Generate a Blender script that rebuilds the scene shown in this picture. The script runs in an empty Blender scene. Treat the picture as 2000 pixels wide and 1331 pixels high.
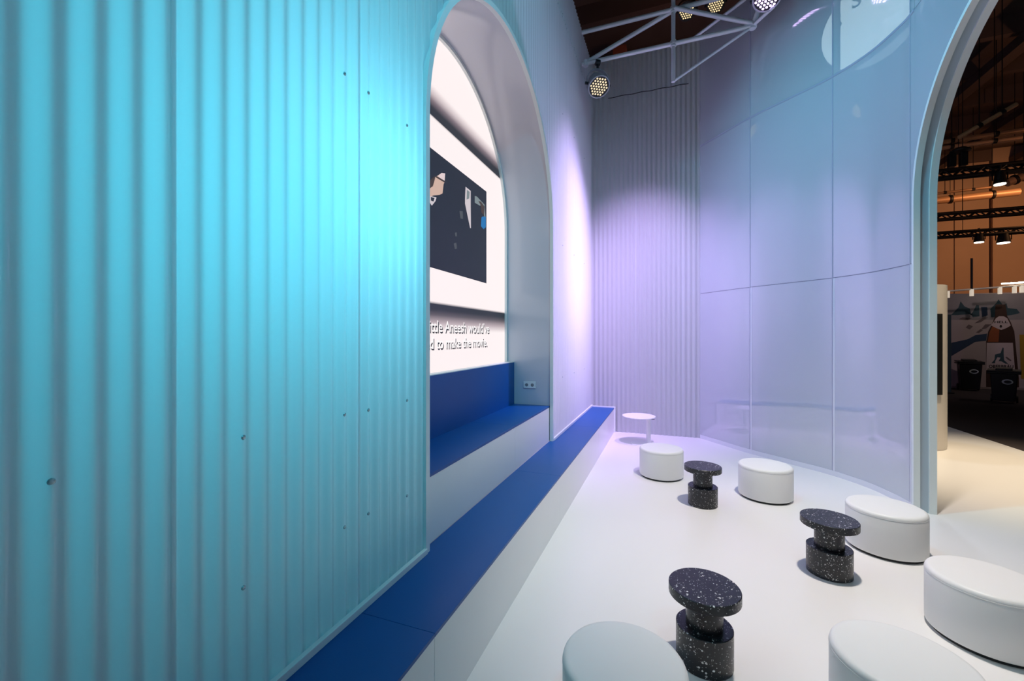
import bpy, math, random
from mathutils import Vector, Matrix

random.seed(7)
S = bpy.context.scene
COL = S.collection
PI = math.pi

# ------------------------------------------------------------------ camera
F = 830.0                       # focal length in pixels of the 2000 px frame
HOR = 658.0                     # row of the horizon
H = 1.75                        # eye height
YAW = math.atan(310.0 / F)
CS, SN = math.cos(YAW), math.sin(YAW)
cam_d = bpy.data.cameras.new('camera')
cam_d.sensor_width = 36.0
cam_d.lens = F / 2000.0 * 36.0
cam_d.shift_y = (HOR - 665.5) / 2000.0
cam_d.clip_end = 200
cam = bpy.data.objects.new('camera', cam_d)
cam.location = (0, 0, H)
cam.rotation_euler = (PI / 2, 0, YAW)
COL.objects.link(cam)
S.camera = cam

S.view_settings.view_transform = 'Standard'
S.view_settings.look = 'None'
S.view_settings.gamma = 1.0
S.view_settings.exposure = 0.0
S.view_settings.use_curve_mapping = False

# ------------------------------------------------------------------ world
W = bpy.data.worlds.new('world')
S.world = W
W.use_nodes = True
W.node_tree.nodes['Background'].inputs[0].default_value = (0.55, 0.6, 0.8, 1)
W.node_tree.nodes['Background'].inputs[1].default_value = 0.012

# ------------------------------------------------------------------ lights
def spot(name, loc, target, color, energy, angle, blend=1.0, radius=0.12):
    d = bpy.data.lights.new(name, 'SPOT')
    d.color = color; d.energy = energy
    d.spot_size = math.radians(angle); d.spot_blend = blend
    d.shadow_soft_size = radius
    o = bpy.data.objects.new(name, d)
    o.location = loc
    v = Vector(target) - Vector(loc)
    o.rotation_euler = v.to_track_quat('-Z', 'Y').to_euler()
    COL.objects.link(o)
    return o

CYAN = (0.03, 0.74, 0.95)
LILAC = (0.66, 0.46, 1.0)
WARM = (1.0, 0.91, 0.83)
# (name, location, target, colour, watts, cone): lamps on the overhead rig, an added room fill, and the two backlights of the translucent wall
ROOM_LAMPS = [
    ('cyan_backlight', (-2.2, 1.15, 2.15), (-1.4, 1.15, 2.10), (0.02, 0.70, 0.95), 28, 165, 0.4, 0.25),
    ('cyan_backlight', (-2.2, 1.90, 2.55), (-1.4, 1.85, 2.50), (0.17, 0.72, 0.92), 76, 165, 0.4, 0.25),
    ('lilac_backlight', (-3.0, 6.8, 2.5), (-1.4, 6.7, 2.45), (0.74, 0.56, 1.0), 240, 165, 0.4, 0.25),
    ('cyan_wall_wash', (1.4, -1.0, 5.9), (-1.4, 1.9, 2.8), (0.0, 0.64, 0.95), 400, 56, 1.0, 0.07),
    ('cyan_high_wash', (1.3, 1.6, 6.3), (-1.4, 3.4, 4.6), (0.22, 0.74, 1.0), 300, 96, 1.0, 0.07),
    ('lilac_wall_wash', (1.1, 6.0, 6.5), (-1.4, 6.4, 2.6), LILAC, 1500, 54),
    ('lilac_back_wash', (0.2, 4.9, 6.5), (-0.75, 8.0, 1.7), LILAC, 1900, 50, 1.0, 0.07),
    ('floor_key', (1.15, 3.6, 6.4), (1.0, 4.1, 0.0), WARM, 1250, 62),
    ('floor_near', (1.2, 1.4, 6.4), (1.2, 2.0, 0.0), (0.62, 0.95, 1.0), 105, 56),
    ('panel_wash', (-0.7, 3.4, 6.5), (2.1, 6.0, 3.5), (0.18, 0.74, 1.0), 540, 80),
    ('room_fill', (0.9, -1.0, 5.7), (-0.4, 4.0, 2.2), (0.92, 0.93, 1.0), 45, 100, 1.0, 0.07),
]
for a in ROOM_LAMPS:
    spot(*a)
# the hall outside
HALL_LAMPS = [
    ('hall_far_wall_wash', (15.0, 19.5, 8.0), (13.5, 28, 4.0), (1.0, 0.46, 0.2), 1500, 120),
    ('hall_aisle_downlight', (4.4, 7.6, 7.2), (4.3, 7.4, 0), (1.0, 0.80, 0.55), 2600, 46),
    ('hall_behind_panels', (2.9, 9.2, 6.5), (2.3, 8.6, 0.4), (0.80, 0.90, 1.0), 200, 100),  # added to brighten the space behind the panels, no fixture there
    ('hall_roof_side_glow', (13.0, 13.5, 5.0), (10.0, 17.0, 10.5), (1.0, 0.45, 0.22), 330, 120),
    ('hall_roof_glow', (1.6, 10.0, 7.7), (-0.4, 14.0, 9.6), (1.0, 0.42, 0.25), 70, 140),
    ('hall_mural_glow', (11.2, 14.6, 6.0), (10.0, 18.8, 1.0), (1.0, 0.8, 0.75), 170, 100),
]
for a in HALL_LAMPS:
    spot(*a)

# ------------------------------------------------------------------ pixel helpers (frame 2000 x 1331)
def ray(px, py):
    u = (px - 1000.0) / F; v = (HOR - py) / F
    return Vector((-SN + CS * u, CS + SN * u, v))
O = Vector((0, 0, H))
def onx(px, py, x): d = ray(px, py); return O + d * (x / d.x)
def ony(px, py, y): d = ray(px, py); return O + d * (y / d.y)
def onz(px, py, z): d = ray(px, py); return O + d * ((z - H) / d.z)
def at(px, py, Z): return O + ray(px, py) * Z

# ------------------------------------------------------------------ materials
MATS = {}
def mat(name, base=(0.8, 0.8, 0.8), rough=0.5, metal=0.0, spec=0.5, emit=None, estr=0.0, transp=0.0,
        noise=None, bump=None, coat=0.0, trans=None):
    """noise=(scale, amount) tints the base; bump=(scale, strength)"""
    if name in MATS: return MATS[name]
    m = bpy.data.materials.new(name); m.use_nodes = True
    nt = m.node_tree; b = nt.nodes['Principled BSDF']
    b.inputs['Base Color'].default_value = (*base, 1)
    b.inputs['Roughness'].default_value = rough
    b.inputs['Metallic'].default_value = metal
    b.inputs['Specular IOR Level'].default_value = spec
    if coat:
        b.inputs['Coat Weight'].default_value = coat
        b.inputs['Coat Roughness'].default_value = 0.03
        b.inputs['Coat IOR'].default_value = 2.1
    if emit:
        b.inputs['Emission Color'].default_value = (*emit, 1)
        b.inputs['Emission Strength'].default_value = estr
    tc = None
    if noise or bump:
        tc = nt.nodes.new('ShaderNodeTexCoord')
    if noise:
        n = nt.nodes.new('ShaderNodeTexNoise'); n.inputs['Scale'].default_value = noise[0]
        n.inputs['Detail'].default_value = 4
        nt.links.new(tc.outputs['Object'], n.inputs['Vector'])
        mx = nt.nodes.new('ShaderNodeMix'); mx.data_type = 'RGBA'
        k = noise[1]
        mx.inputs[6].default_value = (*[c * (1 - k) for c in base], 1)
        mx.inputs[7].default_value = (*[min(1, c * (1 + k)) for c in base], 1)
        nt.links.new(n.outputs['Fac'], mx.inputs[0])
        nt.links.new(mx.outputs[2], b.inputs['Base Color'])
    if bump:
        n2 = nt.nodes.new('ShaderNodeTexNoise'); n2.inputs['Scale'].default_value = bump[0]
        n2.inputs['Detail'].default_value = 3
        nt.links.new(tc.outputs['Object'], n2.inputs['Vector'])
        bp = nt.nodes.new('ShaderNodeBump'); bp.inputs['Strength'].default_value = bump[1]
        bp.inputs['Distance'].default_value = 0.01
        nt.links.new(n2.outputs['Fac'], bp.inputs['Height'])
        nt.links.new(bp.outputs['Normal'], b.inputs['Normal'])
    out = nt.nodes['Material Output']; last = b.outputs[0]
    if trans:
        t = nt.nodes.new('ShaderNodeBsdfTranslucent'); t.inputs[0].default_value = (*base, 1)
        ms = nt.nodes.new('ShaderNodeMixShader'); ms.inputs[0].default_value = trans
        nt.links.new(last, ms.inputs[1]); nt.links.new(t.outputs[0], ms.inputs[2]); last = ms.outputs[0]
    if transp:
        t = nt.nodes.new('ShaderNodeBsdfTransparent')
        ms = nt.nodes.new('ShaderNodeMixShader'); ms.inputs[0].default_value = transp
        nt.links.new(last, ms.inputs[1]); nt.links.new(t.outputs[0], ms.inputs[2]); last = ms.outputs[0]
    nt.links.new(last, out.inputs[0])
    MATS[name] = m
    return m

def terrazzo():
    m = bpy.data.materials.new('black_terrazzo'); m.use_nodes = True
    nt = m.node_tree; b = nt.nodes['Principled BSDF']
    b.inputs['Roughness'].default_value = 0.32
    tc = nt.nodes.new('ShaderNodeTexCoord')
    nz = nt.nodes.new('ShaderNodeTexNoise'); nz.inputs['Scale'].default_value = 160
    nt.links.new(tc.outputs['Object'], nz.inputs['Vector'])
    add = nt.nodes.new('ShaderNodeMix'); add.data_type = 'RGBA'; add.blend_type = 'LINEAR_LIGHT'
    add.inputs[0].default_value = 0.004
    nt.links.new(tc.outputs['Object'], add.inputs[6]); nt.links.new(nz.outputs['Color'], add.inputs[7])
    prev = None
    for sc, rad, cut in ((58, 0.36, 0.42), (120, 0.38, 0.5)):
        v = nt.nodes.new('ShaderNodeTexVoronoi'); v.inputs['Scale'].default_value = sc
        nt.links.new(add.outputs[2], v.inputs['Vector'])
        sp = nt.nodes.new('ShaderNodeSeparateColor'); nt.links.new(v.outputs['Color'], sp.inputs[0])
        r = nt.nodes.new('ShaderNodeMath'); r.operation = 'SUBTRACT'; r.inputs[1].default_value = cut
        nt.links.new(sp.outputs[0], r.inputs[0])
        r2 = nt.nodes.new('ShaderNodeMath'); r2.operation = 'MULTIPLY'; r2.inputs[1].default_value = rad / (1 - cut)
        nt.links.new(r.outputs[0], r2.inputs[0])
        lt = nt.nodes.new('ShaderNodeMath'); lt.operation = 'LESS_THAN'
        nt.links.new(v.outputs['Distance'], lt.inputs[0]); nt.links.new(r2.outputs[0], lt.inputs[1])
        br = nt.nodes.new('ShaderNodeMath'); br.operation = 'MULTIPLY'
        nt.links.new(lt.outputs[0], br.inputs[0]); nt.links.new(sp.outputs[1], br.inputs[1])
        if prev is None: prev = br.outputs[0]
        else:
            mx = nt.nodes.new('ShaderNodeMath'); mx.operation = 'MAXIMUM'
            nt.links.new(prev, mx.inputs[0]); nt.links.new(br.outputs[0], mx.inputs[1]); prev = mx.outputs[0]
    mix = nt.nodes.new('ShaderNodeMix'); mix.data_type = 'RGBA'
    mix.inputs[6].default_value = (0.012, 0.013, 0.017, 1); mix.inputs[7].default_value = (0.95, 0.95, 0.93, 1)
    nt.links.new(prev, mix.inputs[0]); nt.links.new(mix.outputs[2], b.inputs['Base Color'])
    return m

M_POLY = mat('corrugated_polycarbonate', (0.80, 0.84, 0.86), 0.055, spec=0.6, trans=0.45, bump=(60, 0.015))
M_FLOOR = mat('white_vinyl_floor', (0.82, 0.81, 0.80), 0.30, spec=0.45, noise=(1.5, 0.015), bump=(220, 0.03))
M_CARPET = mat('dark_hall_carpet', (0.045, 0.034, 0.034), 0.95, noise=(30, 0.3), bump=(300, 0.3))
M_WHITE = mat('white_laminate', (0.80, 0.80, 0.79), 0.35, noise=(3, 0.01))
M_TRIM = mat('white_aluminium_trim', (0.78, 0.82, 0.80), 0.35, noise=(8, 0.02))
M_REVEAL = mat('glossy_white_reveal', (0.60, 0.60, 0.66), 0.13, spec=0.5, noise=(2, 0.01))
M_GROOVE = mat('blue_grey_reveal', (0.42, 0.50, 0.56), 0.30, noise=(2, 0.02))
M_BLUE = mat('blue_painted_board', (0.001, 0.088, 0.31), 0.40, spec=0.35, noise=(4, 0.04), bump=(180, 0.03))
M_PANEL = mat('frosted_acrylic', (0.68, 0.72, 0.78), 0.05, spec=1.0, transp=0.42, coat=0.6, noise=(1, 0.01))
M_PANEL2 = mat('frosted_acrylic_dense', (0.60, 0.63, 0.70), 0.05, spec=0.5, transp=0.20, noise=(1, 0.01), coat=1.0)
M_COVER = mat('mauve_joint_cover', (0.40, 0.40, 0.50), 0.35, noise=(5, 0.02))
M_STRIP = mat('pale_joint_strip', (0.74, 0.74, 0.80), 0.3, noise=(5, 0.02))
M_POST = mat('pale_frame_post', (0.72, 0.74, 0.78), 0.4, noise=(5, 0.02))
M_SEAM = mat('dark_joint', (0.18, 0.18, 0.24), 0.6, noise=(5, 0.02))
M_POUF = mat('white_faux_leather', (0.82, 0.82, 0.81), 0.45, spec=0.4, noise=(6, 0.015), bump=(500, 0.05))
M_BLACK = mat('black_plastic', (0.012, 0.012, 0.013), 0.5, noise=(20, 0.1))
M_ALU = mat('painted_white_tube', (0.82, 0.82, 0.84), 0.38, metal=0.15, noise=(12, 0.05))
M_LAMPGREY = mat('lamp_grey_metal', (0.42, 0.43, 0.46), 0.4, metal=0.2, noise=(15, 0.05))
M_TERR = terrazzo()
M_STEEL = mat('steel', (0.50, 0.60, 0.62), 0.25, metal=0.35, noise=(40, 0.1))

# ------------------------------------------------------------------ mesh building
class MB:
    def __init__(s): s.v = []; s.f = []
    def quad(s, a, b, c, d):
        n = len(s.v); s.v += [tuple(a), tuple(b), tuple(c), tuple(d)]; s.f.append((n, n + 1, n + 2, n + 3))
    def poly(s, pts):
        n = len(s.v); s.v += [tuple(p) for p in pts]; s.f.append(tuple(range(n, n + len(pts))))
    def box(s, lo, hi):
        x0, y0, z0 = lo; x1, y1, z1 = hi; n = len(s.v)
        s.v += [(x0, y0, z0), (x1, y0, z0), (x1, y1, z0), (x0, y1, z0), (x0, y0, z1), (x1, y0, z1), (x1, y1, z1), (x0, y1, z1)]
        for f in ((3, 2, 1, 0), (4, 5, 6, 7), (0, 1, 5, 4), (1, 2, 6, 5), (2, 3, 7, 6), (3, 0, 4, 7)):
            s.f.append(tuple(n + i for i in f))
    def prism(s, pts, d):
        """closed polygon pts (3-D), pushed along vector d"""
        n = len(s.v); k = len(pts); d = Vector(d)
        s.v += [tuple(p) for p in pts] + [tuple(Vector(p) + d) for p in pts]
        s.f.append(tuple(range(n, n + k))[::-1]); s.f.append(tuple(range(n + k, n + 2 * k)))
        for i in range(k):
            j = (i + 1) % k; s.f.append((n + i, n + j, n + k + j, n + k + i))
    def tube(s, p0, p1, r, seg=12, r1=None):
        p0 = Vector(p0); p1 = Vector(p1); r1 = r if r1 is None else r1
        q = (p1 - p0).to_track_quat('Z', 'Y'); n = len(s.v)
        for p, rr in ((p0, r), (p1, r1)):
            for i in range(seg):
                a = 2 * PI * i / seg
                s.v.append(tuple(p + q @ Vector((rr * math.cos(a), rr * math.sin(a), 0))))
        for i in range(seg):
            j = (i + 1) % seg; s.f.append((n + i, n + j, n + seg + j, n + seg + i))
        s.f.append(tuple(range(n, n + seg))[::-1]); s.f.append(tuple(range(n + seg, n + 2 * seg)))
    def lathe(s, prof, seg=48, c=(0, 0, 0)):
        n = len(s.v); k = len(prof)
        for i in range(seg):
            a = 2 * PI * i / seg
            for r, z in prof: s.v.append((c[0] + r * math.cos(a), c[1] + r * math.sin(a), c[2] + z))
        for i in range(seg):
            j = (i + 1) % seg
            for t in range(k - 1):
                s.f.append((n + i * k + t, n + j * k + t, n + j * k + t + 1, n + i * k + t + 1))
        if prof[0][0] > 1e-6: s.f.append(tuple(n + i * k for i in range(seg))[::-1])
        if prof[-1][0] > 1e-6: s.f.append(tuple(n + i * k + k - 1 for i in range(seg)))
    def path(s, pts, r, seg=8):
        for a, b in zip(pts[:-1], pts[1:]): s.tube(a, b, r, seg)
    def mesh(s, name, m, smooth=True, angle=35):
        me = bpy.data.meshes.new(name); me.from_pydata(s.v, [], s.f); me.update()
        if smooth:
            me.polygons.foreach_set('use_smooth', [True] * len(me.polygons))
            me.set_sharp_from_angle(angle=math.radians(angle))
        me.materials.append(m); return me
    def build(s, name, m, parent=None, smooth=True, angle=35, bevel=0):
        o = bpy.data.objects.new(name, s.mesh(name, m, smooth, angle)); COL.objects.link(o)
        if parent: o.parent = parent
        if bevel:
            b = o.modifiers.new('bevel', 'BEVEL'); b.width = bevel; b.segments = 2; b.limit_method = 'ANGLE'
        return o

def tag(o, label=None, cat=None, group=None, kind=None):
    if label: o['label'] = label
    if cat: o['category'] = cat
    if group: o['group'] = group
    if kind: o['kind'] = kind
    return o
def empty(name, loc=(0, 0, 0), rz=0):
    o = bpy.data.objects.new(name, None); o.location = loc; o.rotation_euler = (0, 0, rz)
    o.empty_display_size = 0.1; COL.objects.link(o); return o
def shared(name, me, parent, loc=(0, 0, 0), rot=None):
    o = bpy.data.objects.new(name, me); o.location = loc
    if rot is not None: o.rotation_mode = 'QUATERNION'; o.rotation_quaternion = rot
    COL.objects.link(o); o.parent = parent; return o
def copy_tree(o, parent=None):
    c = o.copy(); COL.objects.link(c); c.parent = parent
    for ch in list(o.children): copy_tree(ch, c)
    return c

# ================================================================== SETTING
LX = -1.40                       # left wall face
BY = 8.0                         # back wall
TOP = 6.87                       # wall tops
A_Y, A_R, A_S = 3.69, 1.466, 3.095  # left arch: centre, radius, springing height
B_Z = 0.446                      # lower bench top
PER, AMP, PH = 0.0813, 0.0095, 0.567

def arch_z(y, yc, R, zs):
    d = y - yc
    return None if abs(d) >= R else zs + math.sqrt(R * R - d * d)
def arch_path(yc, R, zs, zb, n=48):
    p = [(yc - R, zb), (yc - R, zs * 0.5 + zb * 0.5), (yc - R, zs)]
    for i in range(1, n):
        a = PI - PI * i / n
        p.append((yc + R * math.cos(a), zs + R * math.sin(a)))
    return p + [(yc + R, zs), (yc + R, zs * 0.5 + zb * 0.5), (yc + R, zb)]
def arch_band(xa, xb, yc, Ri, Ro, zs, zb):
    b = MB(); pi_ = arch_path(yc, Ri, zs, zb); po = arch_path(yc, Ro, zs, zb); k = len(pi_)
    for (iy, iz), (oy, oz) in zip(pi_, po):
        b.v += [(xa, iy, iz), (xb, iy, iz), (xb, oy, oz), (xa, oy, oz)]
    for i in range(k - 1):
        for t in range(4):
            u = (t + 1) % 4
            b.f.append((4 * i + t, 4 * i + 4 + t, 4 * i + 4 + u, 4 * i + u))
    b.f.append((0, 1, 2, 3)); b.f.append(tuple(4 * (k - 1) + t for t in (3, 2, 1, 0)))
    return b

# floor
fl = MB(); fl.box((-8, -6, -0.05), (5.05, 20, 0.0))
tag(fl.build('floor', M_FLOOR, smooth=False), 'glossy white vinyl floor of the stand', kind='structure')
fh = MB(); fh.box((5.05, -6, -0.05), (26, 30, -0.006)); 
tag(fh.build('floor_hall', M_CARPET, smooth=False), 'dark carpet of the hall outside the stand', kind='structure')

# left corrugated wall, in sheets
def corr(t): return AMP * math.cos(2 * PI * (t - PH) / PER)
wl = empty('wall_left', (LX, 0, 0)); tag(wl, 'tall corrugated translucent wall with arched screen niche', kind='structure')
def sheet(ys, zlo, zhi, off, hole, name, parent):
    b = MB()
    for y0, y1 in zip(ys[:-1], ys[1:]):
        row = []
        for y in (y0, y1):
            lo = zlo
            if hole:
                az = arch_z(y, A_Y, A_R + 0.012, A_S)
                if az is not None: lo = max(lo, az)
            row.append((y, lo))
        if row[0][1] >= zhi and row[1][1] >= zhi: continue
        if hole and abs(row[0][0] + row[1][0] - 2 * A_Y) < 2 * (A_R + 0.012) and (row[0][1] == zlo or row[1][1] == zlo):
            zz = max(row[0][1], row[1][1]); row = [(row[0][0], zz), (row[1][0], zz)]
        (ya, la), (yb, lb) = row
        n = len(b.v)
        xa, xb = off + corr(ya), off + corr(yb)
        b.v += [(xa, ya, la), (xb, yb, lb), (xb, yb, zhi), (xa, ya, zhi)]
        b.f.append((n, n + 1, n + 2, n + 3))
    # weld neighbours for smooth shading
    import bmesh
    bm = bmesh.new(); me = bpy.data.meshes.new(name); me.from_pydata(b.v, [], b.f)
    bm.from_mesh(me); bmesh.ops.remove_doubles(bm, verts=bm.verts, dist=1e-5); bm.to_mesh(me); bm.free()
    me.polygons.foreach_set('use_smooth', [True] * len(me.polygons)); me.materials.append(M_POLY)
    o = bpy.data.objects.new(name, me); COL.objects.link(o); o.parent = parent; return o
SW = PER * 10
y0 = 1.648 - SW * 4
k = 0
while y0 < BY:
    y1 = min(y0 + SW + 0.02, BY)
    n = max(4, int((y1 - y0) / PER * 14))
    ys = [y0 + (y1 - y0) * i / n for i in range(n + 1)]
    for extra in (A_Y - A_R - 0.012, A_Y + A_R + 0.012):
        if y0 < extra < y1: ys.append(extra)
    ys.sort()
    off = 0.0025 * (k % 2)
    sheet(ys, B_Z + 0.005, 6.2, off, True, 'corrugated_sheet', wl)
    sheet(ys, 6.14, TOP, off + 0.006, False, 'corrugated_sheet', wl)
    y0 += SW; k += 1
# rivets of the left wall
rv = MB(); rv.lathe([(0.0085, 0.0), (0.0085, 0.002), (0.006, 0.005), (0.0, 0.0065)], 12)
rvm = rv.mesh('rivet', M_STEEL)
RQ = Vector((1, 0, 0)).to_track_quat('Z', 'Y')
def snap(y): return PH + round((y - PH) / PER) * PER
for px, py in ((95, 942), (460, 858), (458, 1158), (681, 808), (681, 1025), (724, 800), (725, 1000), (683, 153),
               (727, 188), (795, 246), (796, 782), (797, 967)):
    p = onx(px, py, LX + AMP)
    shared('rivet', rvm, wl, (AMP + 0.0015, snap(p.y), p.z), RQ)
for y in (5.65, 6.46, 7.27):
    for z in (1.2, 3.0, 4.8, 6.17): shared('rivet', rvm, wl, (AMP + 0.004, snap(y), z), RQ)

# back corrugated wall
wb = empty('wall_back', (LX, BY, 0)); tag(wb, 'corrugated translucent wall at the far end of the stand', kind='structure')
x0 = 0.0; XE = 1.90; k = 0
while x0 < XE - 0.02:
    x1 = min(x0 + 0.81, XE); n = int((x1 - x0) / PER * 14)
    for zl, zh, dz in ((0.0, 6.22, 0.0), (6.16, TOP, -0.006)):
        b = MB()
        for i in range(n + 1):
            x = x0 + (x1 - x0) * i / n; yy = -AMP * math.cos(2 * PI * x / PER) + dz - 0.0025 * (k % 2)
            b.v += [(x, yy, zl), (x, yy, zh)]
            if i: b.f.append((2 * i - 2, 2 * i, 2 * i + 1, 2 * i - 1))
        b.build('corrugated_sheet', M_POLY, wb, angle=180)
    x0 += 0.79; k += 1

# niche behind the arch
rev = arch_band(-2.02, LX - 0.012, A_Y, A_R + 0.002, A_R + 0.03, A_S, B_Z)
tag(rev.build('trim_1', M_REVEAL), 'smooth glossy lining of the arched screen niche', kind='structure')
t2 = empty('trim_2', (0, 0, 0)); tag(t2, 'thin pale frame round the arch and along the wall foot', kind='structure')
arch_band(LX - 0.012, LX + 0.028, A_Y, A_R - 0.022, A_R + 0.020, A_S, B_Z).build('arch_frame', M_TRIM, t2)
for ya, yb in ((-1.6, A_Y - A_R - 0.012), (A_Y + A_R + 0.012, BY - 0.03)):
    b = MB(); b.box((LX + AMP + 0.002, ya, B_Z), (LX + 0.036, yb, B_Z + 0.032)); b.build('foot_rail', M_TRIM, t2, smooth=False, bevel=0.002)
t3 = arch_band(-2.02, -1.985, A_Y, A_R - 0.035, A_R + 0.002, A_S, 1.42).build('trim_3', M_TRIM)
tag(t3, 'thin pale arch frame round the lit screen', kind='structure')

# curved wall on the right
RX, RX2 = 2.285, 2.44
R_Y, R_R, R_S = 3.88, 1.50, 3.10
CTRL = [(0.10, 8.36), (0.47, 7.99), (0.80, 7.58), (1.12, 7.19), (1.52, 6.81), (1.88, 6.46), (2.14, 6.05), (2.265, 5.62), (2.285, 5.40), (2.285, 5.1)]
def catmull(P, n=14):
    out = []
    for i in range(1, len(P) - 2):
        p0, p1, p2, p3 = [Vector(p) for p in P[i - 1:i + 3]]
        for j in range(n):
            t = j / n
            out.append(0.5 * ((2 * p1) + (p2 - p0) * t + (2 * p0 - 5 * p1 + 4 * p2 - p3) * t * t + (3 * p1 - p0 - 3 * p2 + p3) * t ** 3))
    out.append(Vector(P[-2])); return out
CP = catmull(CTRL)
LEN = [0.0]
for a, b in zip(CP[:-1], CP[1:]): LEN.append(LEN[-1] + (b - a).length)
def cpt(s):
    s = max(0, min(LEN[-1], s))
    for i in range(len(CP) - 1):
        if s <= LEN[i + 1] or i == len(CP) - 2:
            t = (s - LEN[i]) / (LEN[i + 1] - LEN[i]); p = CP[i].lerp(CP[i + 1], t)
            d = (CP[min(i + 2, len(CP) - 1)] - CP[max(i - 1, 0)]).normalized()
            return p, Vector((-d.y, d.x))
def s_of_px(px):
    best = None
    for i in range(400):
        s = LEN[-1] * i / 399; p, _ = cpt(s)
        X = p.x * CS + p.y * SN; Z = -p.x * SN + p.y * CS
        e = abs(1000 + F * X / Z - px)
        if best is None or e < best[0]: best = (e, s)
    return best[1]
JS = [0.0, s_of_px(1465), s_of_px(1626), LEN[-1] - 0.075, LEN[-1]]
wr = empty('wall_right', (0, 0, 0)); tag(wr, 'curved frosted panel wall with an arched way out', kind='structure')
def strip(s0, s1, o0, o1, z0, z1, n=14):
    b = MB()
    for i in range(n + 1):
        p, nn = cpt(s0 + (s1 - s0) * i / n)
        a = p + nn * o0; c = p + nn * o1
        b.v += [(a.x, a.y, z0), (a.x, a.y, z1), (c.x, c.y, z1), (c.x, c.y, z0)]
    for i in range(n):
        for t in range(4):
            u = (t + 1) % 4
            b.f.append((4 * i + t, 4 * i + u, 4 * i + 4 + u, 4 * i + 4 + t))
    b.f.append((3, 2, 1, 0)); m = 4 * n; b.f.append((m, m + 1, m + 2, m + 3)); return b
ROWS = [0.012, 2.49, 5.03, TOP + 0.05]
G = 0.004
for c in range(3):
    for r in range(3):
        strip(JS[c] + G, JS[c + 1] - G, 0.0, 0.008, ROWS[r] + G, ROWS[r + 1] - G).build('panel', M_PANEL if r == 2 else M_PANEL2, wr)
strip(JS[3] + G, JS[4], 0, 0.008, ROWS[0], ROWS[1] - G, 3).build('panel', M_PANEL2, wr)
strip(JS[3] + G, JS[4], 0, 0.008, ROWS[1] + G, ROWS[2] - G, 3).build('panel', M_PANEL2, wr)
strip(JS[3] + G, JS[4], 0, 0.008, ROWS[2] + G, ROWS[3], 3).build('panel', M_PANEL, wr)
for c in range(4):
    s = JS[c]
    strip(s - 0.012 if c else 0, s + (0.055 if c else 0.03), 0.012, 0.06, 0.0, TOP, 2).build('post', M_POST, wr)
for z in ROWS[1:3]:
    strip(0.01, LEN[-1], 0.010, 0.045, z - 0.05, z + 0.008, 40).build('rail', M_POST, wr)
strip(0.01, LEN[-1], 0.010, 0.045, 0.0, 0.075, 40).build('rail', M_POST, wr)
# dark joint lines
for c in range(1, 4):
    strip(JS[c] - G, JS[c] + G, 0.001, 0.007, 0.0, TOP, 1).build('joint', M_SEAM, wr)
for z in ROWS[1:3]:
    strip(0.01, LEN[-1], 0.001, 0.007, z - G, z + G, 40).build('joint', M_SEAM, wr)
for c in range(1, 4):
    strip(JS[c] - 0.004, JS[c] + 0.008, -0.003, -0.0005, 0.066, TOP, 1).build('cover_strip', M_COVER, wr)
    strip(JS[c] + 0.009, JS[c] + 0.030, -0.002, -0.0005, 0.066, ROWS[1] - G, 1).build('cover_strip', M_STRIP, wr)
strip(0.01, LEN[-1], -0.004, -0.0005, ROWS[2] - 0.016, ROWS[2] + 0.010, 40).build('cover_strip', M_COVER, wr)
strip(0.01, LEN[-1], -0.005, -0.001, 0.0, 0.065, 40).build('plinth', M_STRIP, wr)
# straight part over the arch
def over_arch(x0, x1, zlo, zhi, ya, yb, yc, R, zs, n=48):
    b = MB(); pr = None
    for i in range(n + 1):
        y = ya + (yb - ya) * i / n; az = arch_z(y, yc, R, zs); lo = max(zlo, az if az is not None else zlo); lo = min(lo, zhi - 0.001)
        cur = len(b.v); b.v += [(x0, y, lo), (x1, y, lo), (x1, y, zhi), (x0, y, zhi)]
        if pr is not None:
            for t in range(4):
                u = (t + 1) % 4; b.f.append((pr + t, pr + u, cur + u, cur + t))
        pr = cur
    b.f.append((0, 1, 2, 3)); b.f.append((pr + 3, pr + 2, pr + 1, pr)); return b
RO = R_R + 0.02
over_arch(RX, RX + 0.008, 3.1, ROWS[2] - G, R_Y, R_Y + RO, R_Y, RO, R_S).build('panel', M_PANEL2, wr, angle=30)
over_arch(RX, RX + 0.008, 3.1, ROWS[2] - G, R_Y - RO, R_Y, R_Y, RO, R_S).build('panel', M_PANEL2, wr, angle=30)
for ya, yb in ((3.9, 5.39), (2.4, 3.9)):
    b = MB(); b.box((RX, ya + G, ROWS[2] + G), (RX + 0.008, yb - G, ROWS[3])); b.build('panel', M_PANEL, wr, smooth=False)
b = MB(); b.box((RX + 0.001, 2.4, ROWS[2] - G), (RX + 0.007, 5.4, ROWS[2] + G)); b.build('joint', M_SEAM, wr, smooth=False)
b = MB(); b.box((RX, -0.4, 0.0), (RX2, R_Y - RO, TOP)); b.build('solid_end', M_WHITE, wr, smooth=False)
over_arch(RX2 - 0.02, RX2, 3.1, TOP, R_Y - RO, R_Y + RO, R_Y, RO + 0.01, R_S, 60).build('outer_skin', M_POST, wr, angle=30)
# arch reveal
t4 = empty('trim_4'); tag(t4, 'pale double rim and grooved lining of the exit arch', kind='structure')
arch_band(RX - 0.018, RX + 0.035, R_Y, R_R - 0.012, R_R + 0.024, R_S, 0.0).build('inner_rim', M_TRIM, t4)
arch_band(RX + 0.02, RX2 - 0.02, R_Y, R_R + 0.004, R_R + 0.03, R_S, 0.0).build('groove', M_GROOVE, t4)
arch_band(RX2 - 0.048, RX2 + 0.01, R_Y, R_R - 0.012, R_R + 0.03, R_S, 0.0).build('outer_rim', M_TRIM, t4)

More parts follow.
